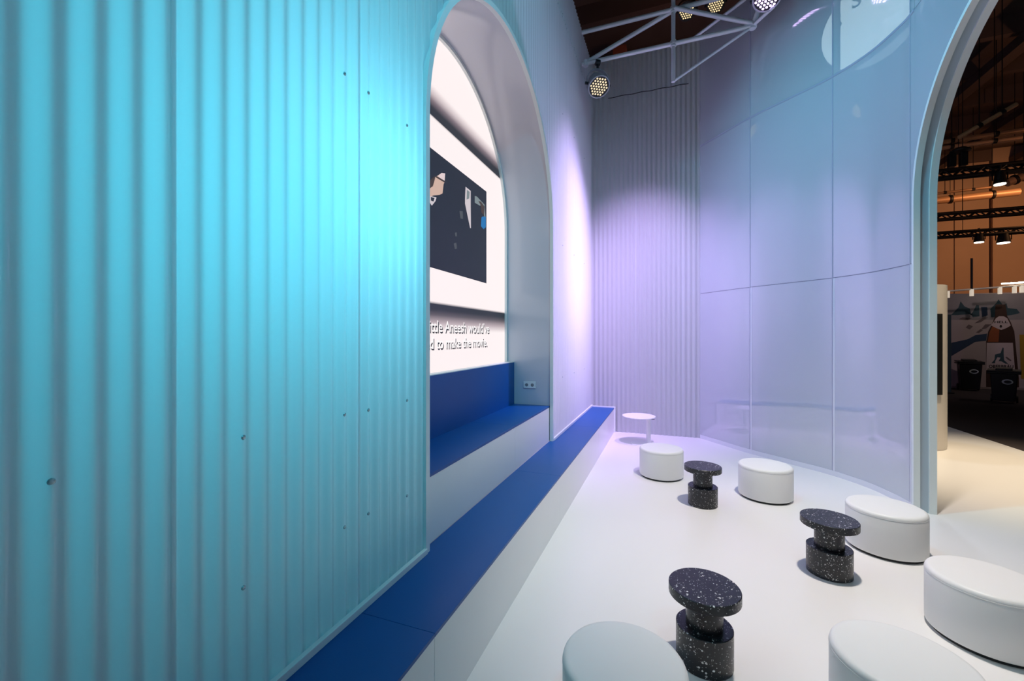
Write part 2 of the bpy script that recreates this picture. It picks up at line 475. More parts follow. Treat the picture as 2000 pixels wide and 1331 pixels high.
# ================================================================== BENCHES
BF = -0.97
SEAMS = [-1.6, -0.63, 1.63, 3.89, 6.15, 7.93]
bn = empty('bench', (BF, 3.0, 0)); tag(bn, 'long low bench with bright blue seat and white front along the wall', 'bench')
for a, b_ in zip(SEAMS[:-1], SEAMS[1:]):
    b = MB(); b.box((LX - 0.017 - BF, a - 3 + 0.001, B_Z - 0.018), (0.0, b_ - 3 - 0.001, B_Z)); b.build('seat_board', M_BLUE, bn, smooth=False, bevel=0.0015)
    b = MB(); b.box((-0.02, a - 3 + 0.0012, 0.0), (-0.002, b_ - 3 - 0.0012, B_Z - 0.019)); b.build('front_board', M_WHITE, bn, smooth=False, bevel=0.001)
b = MB(); b.box((LX - BF, 7.93 - 3, 0.0), (0.022, 7.965 - 3, B_Z + 0.02)); b.build('end_board', M_TRIM, bn, smooth=False, bevel=0.002)

SF, SZ, BK, BKZ = LX - 0.018, 0.885, -1.893, 1.42
ub = empty('step_bench', (SF, A_Y, B_Z)); tag(ub, 'raised bench with dark blue seat and blue backrest inside the arch', 'bench')
US = [A_Y - A_R + 0.004, 3.89, A_Y + A_R - 0.004]
for a, b_ in zip(US[:-1], US[1:]):
    b = MB(); b.box((BK - SF, a - A_Y + 0.001, SZ - 0.02 - B_Z), (0, b_ - A_Y - 0.001, SZ - B_Z)); b.build('seat_board', M_BLUE, ub, smooth=False, bevel=0.0015)
    b = MB(); b.box((-0.02, a - A_Y + 0.001, 0), (-0.002, b_ - A_Y - 0.001, SZ - 0.0205 - B_Z)); b.build('front_board', M_WHITE, ub, smooth=False, bevel=0.001)
b = MB(); b.box((BK - 0.08 - SF, US[0] - A_Y, SZ - 0.3 - B_Z), (BK - SF, US[2] - A_Y, BKZ - B_Z)); b.build('backrest', M_BLUE, ub, smooth=False, bevel=0.002)
b = MB(); b.box((BK - 0.09 - SF, US[0] - A_Y, BKZ - B_Z), (BK + 0.001 - SF, US[2] - A_Y, BKZ + 0.008 - B_Z)); b.build('backrest_cap', M_TRIM, ub, smooth=False)

# double socket on the niche side
NY = A_Y + A_R
sk = empty('wall_socket', (-1.685, NY + 0.001, 1.135)); tag(sk, 'white double power socket on the side of the arched niche', 'socket')
b = MB(); b.box((-0.082, -0.011, -0.043), (0.082, 0.0, 0.043)); b.build('cover_plate', M_WHITE, sk, smooth=False, bevel=0.003)
for dx in (-0.038, 0.038):
    b = MB(); b.tube((dx, -0.0125, 0), (dx, -0.010, 0), 0.021, 20); o = b.build('socket_well', mat('socket_shadow', (0.25, 0.25, 0.26), 0.5, noise=(30, 0.05)), sk)
    for dz in (-0.0095, 0.0095):
        b = MB(); b.tube((dx + dz, -0.0135, 0), (dx + dz, -0.0124, 0), 0.003, 8); b.build('pin_hole', M_BLACK, o)

# ================================================================== SCREEN
SX = -2.015
def screen_material():
    m = bpy.data.materials.new('lit_screen'); m.use_nodes = True
    nt = m.node_tree; b = nt.nodes['Principled BSDF']
    b.inputs['Base Color'].default_value = (0.02, 0.02, 0.02, 1); b.inputs['Roughness'].default_value = 0.4
    tc = nt.nodes.new('ShaderNodeTexCoord'); sp = nt.nodes.new('ShaderNodeSeparateXYZ')
    nt.links.new(tc.outputs['Object'], sp.inputs[0])
    mr = nt.nodes.new('ShaderNodeMapRange'); mr.inputs[1].default_value = 1.40; mr.inputs[2].default_value = 4.65
    nt.links.new(sp.outputs[2], mr.inputs[0])
    cr = nt.nodes.new('ShaderNodeValToRGB'); cr.color_ramp.interpolation = 'LINEAR'
    def T(z): return (z - 1.40) / 3.25
    wht = (0.97, 0.87, 0.86, 1); drk = (0.018, 0.017, 0.024, 1)
    els = [(T(1.40), wht), (T(1.80), wht), (T(1.885), (0.45, 0.36, 0.38, 1)), (T(1.95), (0.10, 0.08, 0.09, 1)), (T(2.0), drk), (T(2.058), drk), (T(2.062), wht),
           (T(3.735), wht), (T(3.74), drk), (T(3.82), drk), (T(3.885), (0.20, 0.15, 0.17, 1)), (T(3.95), (0.62, 0.52, 0.53, 1)), (T(4.03), wht), (1.0, wht)]
    e = cr.color_ramp.elements
    e[0].position, e[0].color = els[0]; e[1].position, e[1].color = els[-1]
    for p, c in els[1:-1]:
        n = e.new(p); n.color = c
    nt.links.new(mr.outputs[0], cr.inputs[0])
    nt.links.new(cr.outputs[0], b.inputs['Emission Color']); b.inputs['Emission Strength'].default_value = 1.0
    return m
def emis(name, c, k=1.0): return mat(name, (0.01, 0.01, 0.01), 0.5, emit=c, estr=k, noise=(3, 0.01))
sc = empty('video_screen', (SX, A_Y, 1.40)); tag(sc, 'large lit screen with a dark film still and caption inside the arch', 'screen')
# arched lit surface
pp = [(A_Y - A_R, 1.40)] + [p for p in arch_path(A_Y, A_R - 0.001, A_S, 1.40)][1:-1] + [(A_Y + A_R, 1.40)]
b = MB(); b.prism([(0, y - A_Y, z) for y, z in pp], (-0.05, 0, 0))
so = b.build('display_surface', screen_material(), sc, smooth=False); so.location.z = -1.40
def on_screen(name, pts, m, lift=0.001, par=None):
    b = MB(); b.prism([(lift - 0.0006, y - A_Y, z - 1.40) for y, z in pts], (0.0006, 0, 0)); return b.build(name, m, par or sc, smooth=False)
def spx(pts, dx=0): return [(lambda p: (p.y, p.z))(onx(px, py, SX)) for px, py in pts]
M_STILL = emis('film_still_black', (0.016, 0.017, 0.030))
M_SHADOWTX = emis('caption_shadow', (0.01, 0.008, 0.01))
M_CAPTION = emis('caption_white', (1.0, 0.96, 0.96))
M_SKIN = emis('film_still_skin', (0.62, 0.42, 0.34)); M_HAIR = emis('film_still_hair', (0.06, 0.035, 0.03))
M_PALE = emis('film_still_pale', (0.62, 0.55, 0.58)); M_GREYP = emis('film_still_grey', (0.20, 0.24, 0.25)); M_BLUP = emis('film_still_blue', (0.01, 0.16, 0.42))
M_DIM = emis('film_still_dim', (0.07, 0.075, 0.085))
still = on_screen('film_still', [(2.75, 2.372), (4.54, 2.372), (4.54, 3.443), (2.75, 3.443)], M_STILL)
on_screen('printed_shape', spx([(838, 362), (843, 352), (852, 345), (861, 339), (869, 339), (868, 356), (866, 360), (864, 378), (858, 381), (846, 382), (838, 386)]), M_SKIN, 0.002, sc)
on_screen('printed_shape', spx([(862, 338), (869, 339), (868, 353), (861, 350), (855, 344)]), emis('film_still_cap', (0.75, 0.60, 0.60)), 0.0026, sc)
on_screen('printed_shape', spx([(838, 354), (843, 349), (850, 343), (849, 350), (845, 364), (838, 369)]), M_HAIR, 0.0026, sc)
on_screen('printed_shape', spx([(852, 344), (869, 354), (868, 357), (851, 347)]), M_HAIR, 0.0032, sc)
on_screen('printed_shape', spx([(838, 383), (852, 386), (850, 393), (843, 402), (838, 395)]), M_PALE, 0.0032, sc)
on_screen('printed_shape', spx([(841, 385), (848, 387), (846, 394), (841, 392)]), M_STILL, 0.0038, sc)
on_screen('printed_shape', spx([(909, 365), (919, 373), (919, 400), (919.5, 446), (918, 446), (908, 398), (908, 390)]), M_PALE, 0.002, sc)
on_screen('printed_shape', spx([(911.5, 371), (917, 375), (916, 388), (911, 390)]), M_GREYP, 0.0026, sc)
on_screen('printed_shape', spx([(927, 383), (931, 384), (946, 400), (948, 424), (946, 424), (941, 402), (937, 402), (930, 398), (927, 396)]), M_GREYP, 0.002, sc)
on_screen('printed_shape', spx([(934, 393), (939, 394), (946, 404), (945, 420), (940, 416), (938, 400)]), M_HAIR, 0.0026, sc)
on_screen('printed_shape', spx([(940, 425), (943, 423), (948.5, 424), (948.5, 444), (944, 448), (939, 442)]), M_BLUP, 0.0026, sc)
on_screen('printed_shape', spx([(897, 412), (903.5, 413), (904, 428), (899, 427)]), M_DIM, 0.002, sc)
on_screen('printed_shape', spx([(888, 455), (892, 454), (892, 462), (889, 462)]), M_DIM, 0.002, sc)
on_screen('printed_shape', spx([(886, 476), (891, 474), (892, 486), (888, 487)]), M_DIM, 0.002, sc)

def text_mesh(s, offset=0.0):
    c = bpy.data.curves.new('t', 'FONT'); c.body = s; c.size = 1.0; c.offset = offset; c.resolution_u = 3
    o = bpy.data.objects.new('t', c); COL.objects.link(o)
    dg = bpy.context.evaluated_depsgraph_get(); dg.update()
    me = bpy.data.meshes.new_from_object(o.evaluated_get(dg))
    bpy.data.objects.remove(o); bpy.data.curves.remove(c)
    return me
def place_text(name, s, m, parent, mtx, w=None, h=None, right=0.0, base=0.0, offset=0.01, left=None):
    """text right- or left-aligned, w wide, cap height h; mtx maps text x,y to the surface"""
    me = text_mesh(s, offset)
    xs = [v.co.x for v in me.vertices]; ys = [v.co.y for v in me.vertices]
    sx = w / (max(xs) - min(xs)); sy = h / 0.70
    x0 = left if left is not None else right - w
    for v in me.vertices: v.co = mtx @ Vector(((v.co.x - min(xs)) * sx + x0, v.co.y * sy + base, 0))
    me.materials.clear(); me.materials.append(m)
    o = bpy.data.objects.new(name, me); COL.objects.link(o); o.parent = parent; return o
def wall_mtx(lift): return Matrix(((0, 0, 0, lift), (1, 0, 0, -A_Y), (0, 1, 0, -1.40), (0, 0, 0, 1)))
def tw(t):
    me = text_mesh(t, 0.0); xs = [v.co.x for v in me.vertices]; bpy.data.meshes.remove(me); return min(xs), max(xs)
def caption(line, known, pxa, pxb, py, base, capz):
    """line laid out so that the words `known` span the screen columns pxa..pxb"""
    ya, yb = onx(pxa, py, SX).y, onx(pxb, py, SX).y
    k0, k1 = tw(known); sx = (yb - ya) / (k1 - k0)
    total = tw(line)[1]; end = yb
    words = line.split(' '); pre = ''
    for w in words:
        pre = (pre + ' ' + w) if pre else w
        w0, w1 = tw(w); right = end - (total - tw(pre)[1]) * sx
        for dy, dz, lift, m, nm in ((0.014, -0.015, 0.0012, M_SHADOWTX, 'caption_shadow'), (0, 0, 0.002, M_CAPTION, 'caption_word')):
            place_text(nm, w, m, sc, wall_mtx(lift), (w1 - w0) * sx, capz, right + dy, base + dz, 0.007)
caption("Little Aneesh would've", "Aneesh would've", 868.5, 955, 648, 1.796, 0.105)
caption("loved to make the movie.", "to make the movie.", 852, 951, 677, 1.642, 0.105)

# ================================================================== FURNITURE
def cam_xy(X, Z): return (X * CS - Z * SN, Z * CS + X * SN)
PR, PH_ = 0.262, 0.356
def make_pouf():
    r = empty('pouf')
    b = MB(); R = PR
    b.lathe([(R - 0.012, 0.02), (R - 0.003, 0.024), (R, 0.034), (R, PH_ - 0.034), (R - 0.001, PH_ - 0.031), (R - 0.0, PH_ - 0.028), (R - 0.002, PH_ - 0.016), (R - 0.008, PH_ - 0.007), (R - 0.018, PH_ - 0.001), (R - 0.03, PH_), (R * 0.5, PH_ + 0.003), (0, PH_ + 0.004)], 72)
    b.build('upholstery', M_POUF, r, angle=60)
    b = MB(); b.lathe([(R - 0.022, 0.0), (R - 0.022, 0.021), (0, 0.021)], 48); b.build('base', M_BLACK, r)
    b = MB()
    n = 72
    prof = [(R - 0.001 + 0.0022 * math.cos(t * PI / 3), PH_ - 0.030 + 0.0022 * math.sin(t * PI / 3)) for t in range(7)]
    b.lathe(prof, n); b.build('piping', M_POUF, r, angle=180)
    return r
def ctr(px, py, z): p = onz(px, py, z); return (p.x, p.y)
pouf_spots = [
    (ctr(1291.5, 874.5, PH_), 'white round pouf in front of the small white side table'),
    (ctr(1494.5, 907, PH_), 'white round pouf standing beside the foot of the curved wall'),
    (ctr(1729, 988, PH_), 'white round pouf standing beside the foot of the exit arch'),
    (cam_xy(2.755, 2.467), 'white round pouf cut off by the right edge of the picture'),
    (cam_xy(1.704, 1.849), 'white round pouf at the bottom edge, nearest the lower right corner'),
    (cam_xy(0.482, 1.838), 'cyan-tinted white round pouf in front, beside the nearest black stool'),
]
pf = make_pouf()
for i, ((x, y), lab) in enumerate(pouf_spots):
    o = pf if i == 0 else copy_tree(pf)
    o.location = (x, y, 0); tag(o, lab, 'pouf', 'white round poufs on the white floor')

SH = 0.404
def make_stool():
    r = empty('terrazzo_stool')
    def disc(name, R, z0, z1, c=0.003):
        b = MB(); b.lathe([(R - c, z0), (R, z0 + c), (R, z1 - c), (R - c, z1), (0, z1)], 64); return b.build(name, M_TERR, r, angle=30)
    disc('base', 0.143, 0.0, 0.196); disc('neck', 0.093, 0.196, 0.352, 0.001); disc('top_disc', 0.181, 0.352, SH)
    return r
st = make_stool()
for i, (px, py, lab) in enumerate(((1375.5, 1144.5, 'black terrazzo pedestal stool with white specks, nearest the camera'),
                                   (1619.5, 1012.5, 'black speckled terrazzo stool beside the pouf by the exit arch'),
                                   (1372.5, 910, 'farthest black terrazzo stool, between two white poufs'))):
    o = st if i == 0 else copy_tree(st)
    x, y = ctr(px, py, SH); o.location = (x, y, 0); o.rotation_euler.z = i * 1.3
    tag(o, lab, 'stool', 'black terrazzo pedestal stools')

# side table by the back wall
TZ = 0.455
tx, ty = ctr(1247.7, 812.3, TZ)
tb = empty('side_table', (tx, ty, 0)); tag(tb, 'small round white side table by the corrugated far wall', 'table')
M_TABLE = mat('white_powder_coat', (0.82, 0.82, 0.83), 0.4, noise=(10, 0.01))
b = MB(); R = 0.262; b.lathe([(R - 0.004, TZ - 0.014), (R, TZ - 0.010), (R, TZ - 0.004), (R - 0.003, TZ), (0, TZ)], 56); tt = b.build('table_top', M_TABLE, tb)
b = MB(); b.tube((0.15, 0.03, 0.008), (0.15, 0.03, TZ - 0.012), 0.036, 24); b.build('stem', M_TABLE, tb)
b = MB(); b.lathe([(0.20, 0.0), (0.20, 0.006), (0.196, 0.009), (0, 0.009)], 48, (0.08, 0, 0)); b.build('base_plate', M_TABLE, tb)
b = MB(); b.tube((0.17, -0.05, TZ - 0.03), (0.245, -0.10, TZ - 0.03), 0.006, 8); b.build('lever', M_BLACK, tb)

# ================================================================== TRUSS AND LAMPS
TY, ZL, ZU = 6.93, 6.22, 6.74
def tp(px, py): return ony(px, py, TY)
tr = empty('lighting_truss', (LX, TY, ZL)); tag(tr, 'white tubular lighting truss between the corrugated wall and curved wall', 'truss')
def trt(name, p, q, r=0.033):
    b = MB(); b.tube(Vector(p) - tr.location, Vector(q) - tr.location, r, 14); return b.build(name, M_ALU, tr)
nU = tp(1315, 21); nL = tp(1315, 86); nN = tp(1470, 52)
XC = nU.x
trt('chord', (LX + 0.035, TY, ZL), (nN.x, TY, ZL)); trt('chord', (LX + 0.035, TY, ZU), (1.15, TY, ZU))
trt('diagonal', (LX + 0.06, TY + 0.03, ZL + 0.02), (XC - 0.02, TY + 0.03, ZU)); trt('diagonal', (XC + 0.02, TY - 0.03, ZU), (nN.x, TY - 0.02, ZL + 0.02))
pb = tp(1316, 160)
trt('upright', (XC, TY, 7.4), (XC, TY, pb.z), 0.03); trt('brace', (XC + 0.02, TY, pb.z + 0.02), (nN.x - 0.02, TY, ZL - 0.02), 0.02)
q = at(1456, -2, 6.15); q0 = at(1352, 77, 6.75)
trt('brace', q0, q, 0.024)
trt('chord', (nN.x, TY, ZL), at(1490, -6, 5.95)); trt('chord', (nN.x, TY, ZL), at(1512, 12, 5.75), 0.024)
for p in ((XC, TY, ZU), (XC, TY, ZL), (nN.x, TY, ZL), (LX + 0.10, TY, ZL)):
    b = MB(); p = Vector(p) - tr.location
    b.tube(p - Vector((0, 0, 0.045)), p + Vector((0, 0, 0.045)), 0.043, 14)
    b.tube(p - Vector((0.05, 0, 0)), p + Vector((0.05, 0, 0)), 0.037, 14)
    b.tube(p - Vector((0, 0.055, 0)), p + Vector((0, 0.055, 0)), 0.014, 8)
    b.build('clamp', M_ALU, tr)

LENS_ME = {}
def led_par(loc, aim, color, strength, label, R=0.175, hang=0.30, hang_z=None, group='round LED stage lamps', body=M_LAMPGREY):
    """loc = centre of the lens face"""
    t = empty('stage_lamp', loc); tag(t, label, 'stage lamp', group)
    d = (Vector(aim) - Vector(loc)).normalized(); q = d.to_track_quat('Z', 'Y')
    def obj(name, b, m, par=t, angle=35):
        o = b.build(name, m, par, angle=angle); o.rotation_mode = 'QUATERNION'
        if par is t: o.rotation_quaternion = q
        return o
    b = MB(); b.lathe([(R * 0.55, -0.24), (R * 0.75, -0.235), (R * 0.95, -0.13), (R * 0.98, -0.10), (R * 1.02, -0.06), (R * 1.02, 0.0), (R * 0.96, 0.0), (R * 0.96, -0.012), (0, -0.012)], 40); obj('housing', b, body)
    b = MB(); b.lathe([(R * 0.98, -0.03), (R * 1.06, -0.028), (R * 1.06, 0.004), (R * 0.97, 0.006), (R * 0.96, -0.01)], 40); obj('bezel', b, body)
    b = MB(); b.lathe([(R * 0.955, -0.012), (R * 0.955, -0.006), (0, -0.006)], 40); pl = obj('lens_plate', b, M_BLACK)
    key = (color, strength, R)
    if key not in LENS_ME:
        b = MB(); rr = R * 0.088
        b.lathe([(rr, 0.0), (rr * 0.8, 0.006), (rr * 0.35, 0.010), (0, 0.011)], 10)
        LENS_ME[key] = b.mesh('lens', mat('lamp_lens_%d' % len(LENS_ME), (0.6, 0.6, 0.6), 0.2, emit=color, estr=strength, noise=(9, 0.02)))
    s = R * 0.268
    for i in range(-3, 4):
        for j in range(-3, 4):
            if abs(i + j) <= 3:
                shared('lens', LENS_ME[key], pl, (s * (i + j * 0.5), s * j * 0.866, -0.006))
    # yoke: a bent strap on a pivot axis across the housing
    ax = q @ Vector((1, 0, 0)); ax.z = 0; ax.normalize()
    c = d * -0.09; up = Vector((0, 0, 1))
    b = MB(); pts = []
    for i in range(13):
        a = PI * i / 12
        pts.append(c + ax * (R * 1.16 * math.cos(a)) + up * (R * 1.45 * math.sin(a) ** 0.8))
    wv = ax.cross(up) * 0.028
    n = len(b.v)
    for i, p in enumerate(pts):
        tn = (pts[min(i + 1, 12)] - pts[max(i - 1, 0)]).normalized(); nn = tn.cross(wv).normalized() * 0.006
        for e in (p - wv - nn, p + wv - nn, p + wv + nn, p - wv + nn): b.v.append(tuple(e))
    for i in range(12):
        for e in range(4):
            f = (e + 1) % 4; b.f.append((n + 4 * i + e, n + 4 * i + 4 + e, n + 4 * i + 4 + f, n + 4 * i + f))
    b.build('yoke', body, t, angle=50)
    for sg in (-1, 1):
        b = MB(); b.tube(c + ax * sg * R * 0.9, c + ax * sg * R * 1.28, 0.022, 12); b.build('knob', M_BLACK, t)
    top = c + up * R * 1.45
    if hang_z is not None: hang = hang_z - (Vector(loc) + top).z + 0.05
    b = MB(); b.tube(top, top + up * max(0.03, hang - 0.07), 0.02, 10)
    h = top + up * (hang - 0.05)
    b.tube(h - ax * 0.035, h + ax * 0.035, 0.045, 12); b.build('clamp', M_BLACK, t)
    return t
fl_c = ony(1170, 170, TY - 0.06)
led_par(fl_c, Vector((1.0, 3.6, 0.6)), (1.0, 0.78, 0.40), 0.95, 'grey round lamp with cream LEDs clamped beside the corrugated wall corner', 0.165, hang_z=ZL - 0.04)
led_par(at(1498, -4, 5.7), Vector((0.1, 3.6, 1.2)), (0.72, 0.50, 1.0), 9.0, 'round lamp with violet LEDs at the top edge before the curved wall', 0.165, 0.5)
# two lamps beyond the back wall
for px, py, lab in ((1398, 9, 'round lamp with cream LEDs hanging beyond the far wall, the higher one'), (1342, 22, 'round lamp with cream LEDs beyond the far wall, crossed by the truss')):
    p = ony(px, py, 9.6)
    led_par(p, (0.6, 3.0, 2.0), (1.0, 0.78, 0.40), 1.1, lab, 0.165, 0.45, body=M_BLACK)
# cable along the back wall
b = MB()
pts = [ony(1188 + (1345 - 1188) * i / 24, 192 - 29 * (i / 24) + 0.6 * math.sin(i * 1.1), BY - 0.03) for i in range(25)]
b.path(pts, 0.006, 6)
tag(b.build('cable', M_BLACK), 'thin dark cable strung across the top of the far corrugated wall', 'cable')

# glowing disc added behind the upper panels, stand-in for a round sign reflected in them
sg_c = at(1694, 44, 7.6)
sg = empty('reflection_disc', sg_c); tag(sg, 'round white glowing disc added behind the upper frosted panels as stand-in for a reflection', 'sign')
nrm = Vector((-0.62, -0.78, -0.12)).normalized(); Q = nrm.to_track_quat('Z', 'Y')
M_GLOW_DISC = mat('glowing_disc_face', (0.8, 0.85, 0.85), 0.4, emit=(0.72, 0.92, 0.95), estr=1.5, noise=(2, 0.03))
b = MB(); b.lathe([(0.70, -0.12), (0.72, -0.11), (0.72, -0.005), (0.70, 0.0), (0, 0.0)], 64); o = b.build('face', M_GLOW_DISC, sg, angle=30); o.rotation_mode = 'QUATERNION'; o.rotation_quaternion = Q
me = text_mesh('S', 0.01); me.materials.clear(); me.materials.append(mat('sign_letter_grey', (0.16, 0.25, 0.27), 0.5, noise=(5, 0.02)))
lo = bpy.data.objects.new('letter', me); COL.objects.link(lo); lo.parent = o; lo.location = (-0.52, 0.16, 0.004); lo.scale = (0.34, 0.34, 1)
me2 = text_mesh('S', 0.01); me2.materials.clear(); me2.materials.append(MATS['sign_letter_grey'])
lo = bpy.data.objects.new('letter', me2); COL.objects.link(lo); lo.parent = o; lo.location = (-0.22, 0.36, 0.004); lo.scale = (0.34, 0.34, 1)
for dx in (-0.4, 0.4):
    b = MB(); b.tube((dx, -0.0, 0.55), (dx, 0.0, 11.0 - sg_c.z), 0.004, 6); b.build('wire', M_BLACK, sg)

# ================================================================== THE HALL
FY, CZ = 28.0, 11.0
M_HALLWALL = mat('hall_wall_panel', (0.42, 0.30, 0.22), 0.8, noise=(0.6, 0.12))
M_HALLDARK = mat('hall_wall_joint', (0.12, 0.08, 0.06), 0.8, noise=(2, 0.1))
M_CEIL = mat('dark_hall_roof', (0.10, 0.07, 0.06), 0.9, noise=(0.5, 0.3))
M_BEAM = mat('rust_red_beam', (0.30, 0.09, 0.05), 0.7, noise=(1, 0.2))
M_PIPE = mat('orange_lit_pipe', (0.60, 0.36, 0.20), 0.45, metal=0.2, noise=(3, 0.15))  # orange hall light put into the base colour of the pipes
cl = empty('ceiling', (0, 0, CZ)); tag(cl, 'dark hall roof with beams and ducts', kind='structure')
b = MB(); b.box((-16, -8, 0.0), (30, 30, 0.1)); b.build('roof_deck', M_CEIL, cl, smooth=False)
for i in range(9):
    y = 9.5 + 2.3 * i; b = MB(); b.box((-16, y, -0.55), (30, y + 0.22, -0.001)); b.build('beam', M_CEIL, cl, smooth=False)
for i, x in enumerate((-3.2, 2.0, 6.4, 9.4, 12.4, 15.4, 18.4)):
    b = MB(); b.box((x, 8.5, -0.85), (x + 0.35, 29, -0.552)); b.build('beam', M_CEIL, cl, smooth=False)
pa_, pb_ = ony(1197, 45, 13.0), ony(1223, 45, 13.0)
b = MB(); b.box((pa_.x, 13.0, 6.0 - CZ), (pb_.x, 13.3, -0.56)); b.build('hanging_post', M_BEAM, cl, smooth=False)
wf = empty('wall_hall', (0, FY, 0)); tag(wf, 'brown panelled end wall of the exhibition hall', kind='structure')
x = -16.0; i = 0
while x < 30:
    w = 1.35 if i % 3 else 1.7
    b = MB(); b.box((x + 0.02, 0.0 if i % 3 else -0.18, 0), (x + w - 0.02, 0.2, CZ)); b.build('wall_panel', M_HALLWALL, wf, smooth=False)
    x += w; i += 1
b = MB(); b.box((-16, 0.21, 0), (30, 0.3, CZ)); b.build('backing', M_HALLDARK, wf, smooth=False)
b = MB(); b.box((-16.2, -8, 0), (-16, 30, CZ)); tag(b.build('wall_hall_west', M_CEIL, smooth=False), 'dark side wall of the hall', kind='structure')
b = MB(); b.box((26, -8, 0), (26.2, 30, CZ)); tag(b.build('wall_hall_east', M_CEIL, smooth=False), 'dark far side wall of the hall', kind='structure')

# black trusses of the hall
def hall_truss(y, pxa, pya, pxb, pyb, pxdrop, label, hgt=None):
    p = ony(pxa, pya, y); p2 = ony(pxa, pyb, y); zt, zb = p.z, p2.z
    xa, xb = p.x - 1.2, ony(2000, 400, y).x + 3.0
    t = empty('hall_truss', (xa, y, zb)); tag(t, label, 'truss', 'black trusses hanging in the hall')
    h = zt - zb
    for yy in (0, h):
        for zz in (0, h):
            b = MB(); b.tube((0, yy, zz), (xb - xa, yy, zz), 0.045, 8); b.build('chord', M_BLACK, t)
    n = int((xb - xa) / (h * 1.1))
    for yy in (0, h):
        b = MB(); pts = [((xb - xa) * i / n, yy, 0 if i % 2 else h) for i in range(n + 1)]
        b.path(pts, 0.022, 6); b.build('lacing', M_BLACK, t)
    for s in (0.3, 0.75):
        b = MB(); b.tube(((xb - xa) * s, h / 2, h), ((xb - xa) * s, h / 2, CZ - zb), 0.01, 6); b.build('wire', M_BLACK, t)
    return p, p2
TR = [(20.0, 1830, 418, 429, 'upper of the two thin black trusses before the brown hall wall'),
      (21.0, 1830, 455, 464, 'lower thin black truss with spotlights before the brown hall wall'),
      (15.0, 1830, 334, 348, 'heavier black truss high in the hall by the hanging loudspeakers')]
for y, px, pa, pb_, lab in TR: hall_truss(y, px, pa, 0, pb_, 0, lab)
M_GLOWW = mat('hall_spot_lens', (0.8, 0.8, 0.8), 0.3, emit=(1.0, 0.9, 0.7), estr=6.0, noise=(5, 0.02))
def hall_spot(px, py, y, lab, r=0.14):
    c = ony(px, py, y); t = empty('hall_spotlight', c); tag(t, lab, 'spotlight', 'black spotlights in the hall')
    b = MB(); b.tube((0, 0, -0.1), (0, 0.0, 0.22), r, 14, r * 0.7); b.build('housing', M_BLACK, t)
    b = MB(); b.tube((0, 0, -0.125), (0, 0, -0.101), r * 0.85, 14); b.build('lens', M_GLOWW, t)
    b = MB(); b.path([(-r * 1.15, 0, 0), (-r * 1.15, 0, 0.3), (r * 1.15, 0, 0.3), (r * 1.15, 0, 0)], 0.018, 6); b.tube((0, 0, 0.3), (0, 0, 0.42), 0.03, 8); b.build('yoke', M_BLACK, t)
hall_spot(1912, 468, 21.0, 'small black spotlight under the lower thin hall truss, left one', 0.15)
hall_spot(1960, 469, 21.0, 'black spotlight under the lower thin hall truss, right one', 0.19)
hall_spot(1953, 352, 15.0, 'black spotlight under the heavier hall truss', 0.13)
# pipes
for (pa, pb_, y, r, lab) in (((1826, 280), (2000, 254), 17, 0.07, 'highest orange-lit pipe under the hall roof'), ((1826, 291), (1995, 269), 16, 0.06, 'second orange-lit pipe under the hall roof'),
                             ((1824, 379), (1935, 366), 22.5, 0.05, 'thin orange-lit pipe high on the hall wall'), ((1824, 393), (1990, 375), 24, 0.15, 'thick orange-lit duct across the hall wall'),
                             ((1895, 256), (1985, 204), 13, 0.05, 'slanting brown pipe below the dark hall roof'), ((1975, 354), (2010, 340), 20, 0.14, 'short orange-lit duct at the right edge of the picture')):
    b = MB(); p = ony(*pa, y); q = ony(*pb_, y); d = (q - p)
    a_ = p - d * 0.25; b.tube(a_ - p, q - p, r, 14)
    t = empty('hall_pipe', p); tag(t, lab, 'pipe', 'pipes under the hall roof'); b.build('pipe_run', M_PIPE, t)
    b = MB()
    for s in (0.2, 0.7): c = d * s; b.tube(c - d.normalized() * 0.04, c + d.normalized() * 0.04, r * 1.25, 12); b.tube(c, c + Vector((0, 0, CZ - (p + c).z)), 0.012, 6)
    b.build('hanger', M_BLACK, t)
# hanging loudspeaker pair
c = ony(1872, 310, 14.0)
t = empty('loudspeaker_cluster', c); tag(t, 'pair of black loudspeakers hanging on a wire in the hall', 'loudspeaker')
for dx in (-0.2, 0.14):
    b = MB(); b.box((dx - 0.1, -0.1, -0.30), (dx + 0.1, 0.1, 0.22)); b.build('cabinet', M_BLACK, t, smooth=False, bevel=0.01)
b = MB(); b.lathe([(0.0, 0.42), (0.16, 0.40), (0.30, 0.30), (0.30, 0.25), (0, 0.24)], 24, (0.05, 0, 0)); b.build('canopy', M_BLACK, t)
b = MB(); b.tube((0.0, 0, 0.4), (0.0, 0, (CZ - c.z) / 0.66), 0.012, 6); b.build('wire', M_BLACK, t); t.scale = (0.66, 0.66, 0.66)

# rail of small fittings and white tube above the mural
c = ony(1838, 570, 18.0); c2 = ony(2010, 557, 18.0)
t = empty('light_rail', c); tag(t, 'pale light rail with small white heads above the beer mural', 'light rail')
b = MB(); b.tube((0, 0, 0), c2 - c, 0.03, 8); b.build('rail', mat('warm_lit_rail', (0.9, 0.8, 0.65), 0.4, noise=(5, 0.02)), t)
for s in (0.08, 0.36, 0.68, 0.84, 0.92):
    b = MB(); p = (c2 - c) * s; b.tube(p - Vector((0, 0, 0.22)), p, 0.05, 10); b.build('lamp_head', mat('white_lamp_head', (0.85, 0.8, 0.75), 0.4, emit=(1, 0.85, 0.65), estr=0.5, noise=(5, 0.02)), t)
for s in (0.78, 0.88, 0.97):
    b = MB(); p = (c2 - c) * s + Vector((0, 0.05, 0.10)); b.box(p - Vector((0.14, 0.03, 0.02)), p + Vector((0.14, 0.03, 0.02))); b.build('bright_strip', M_GLOWW, t, smooth=False)
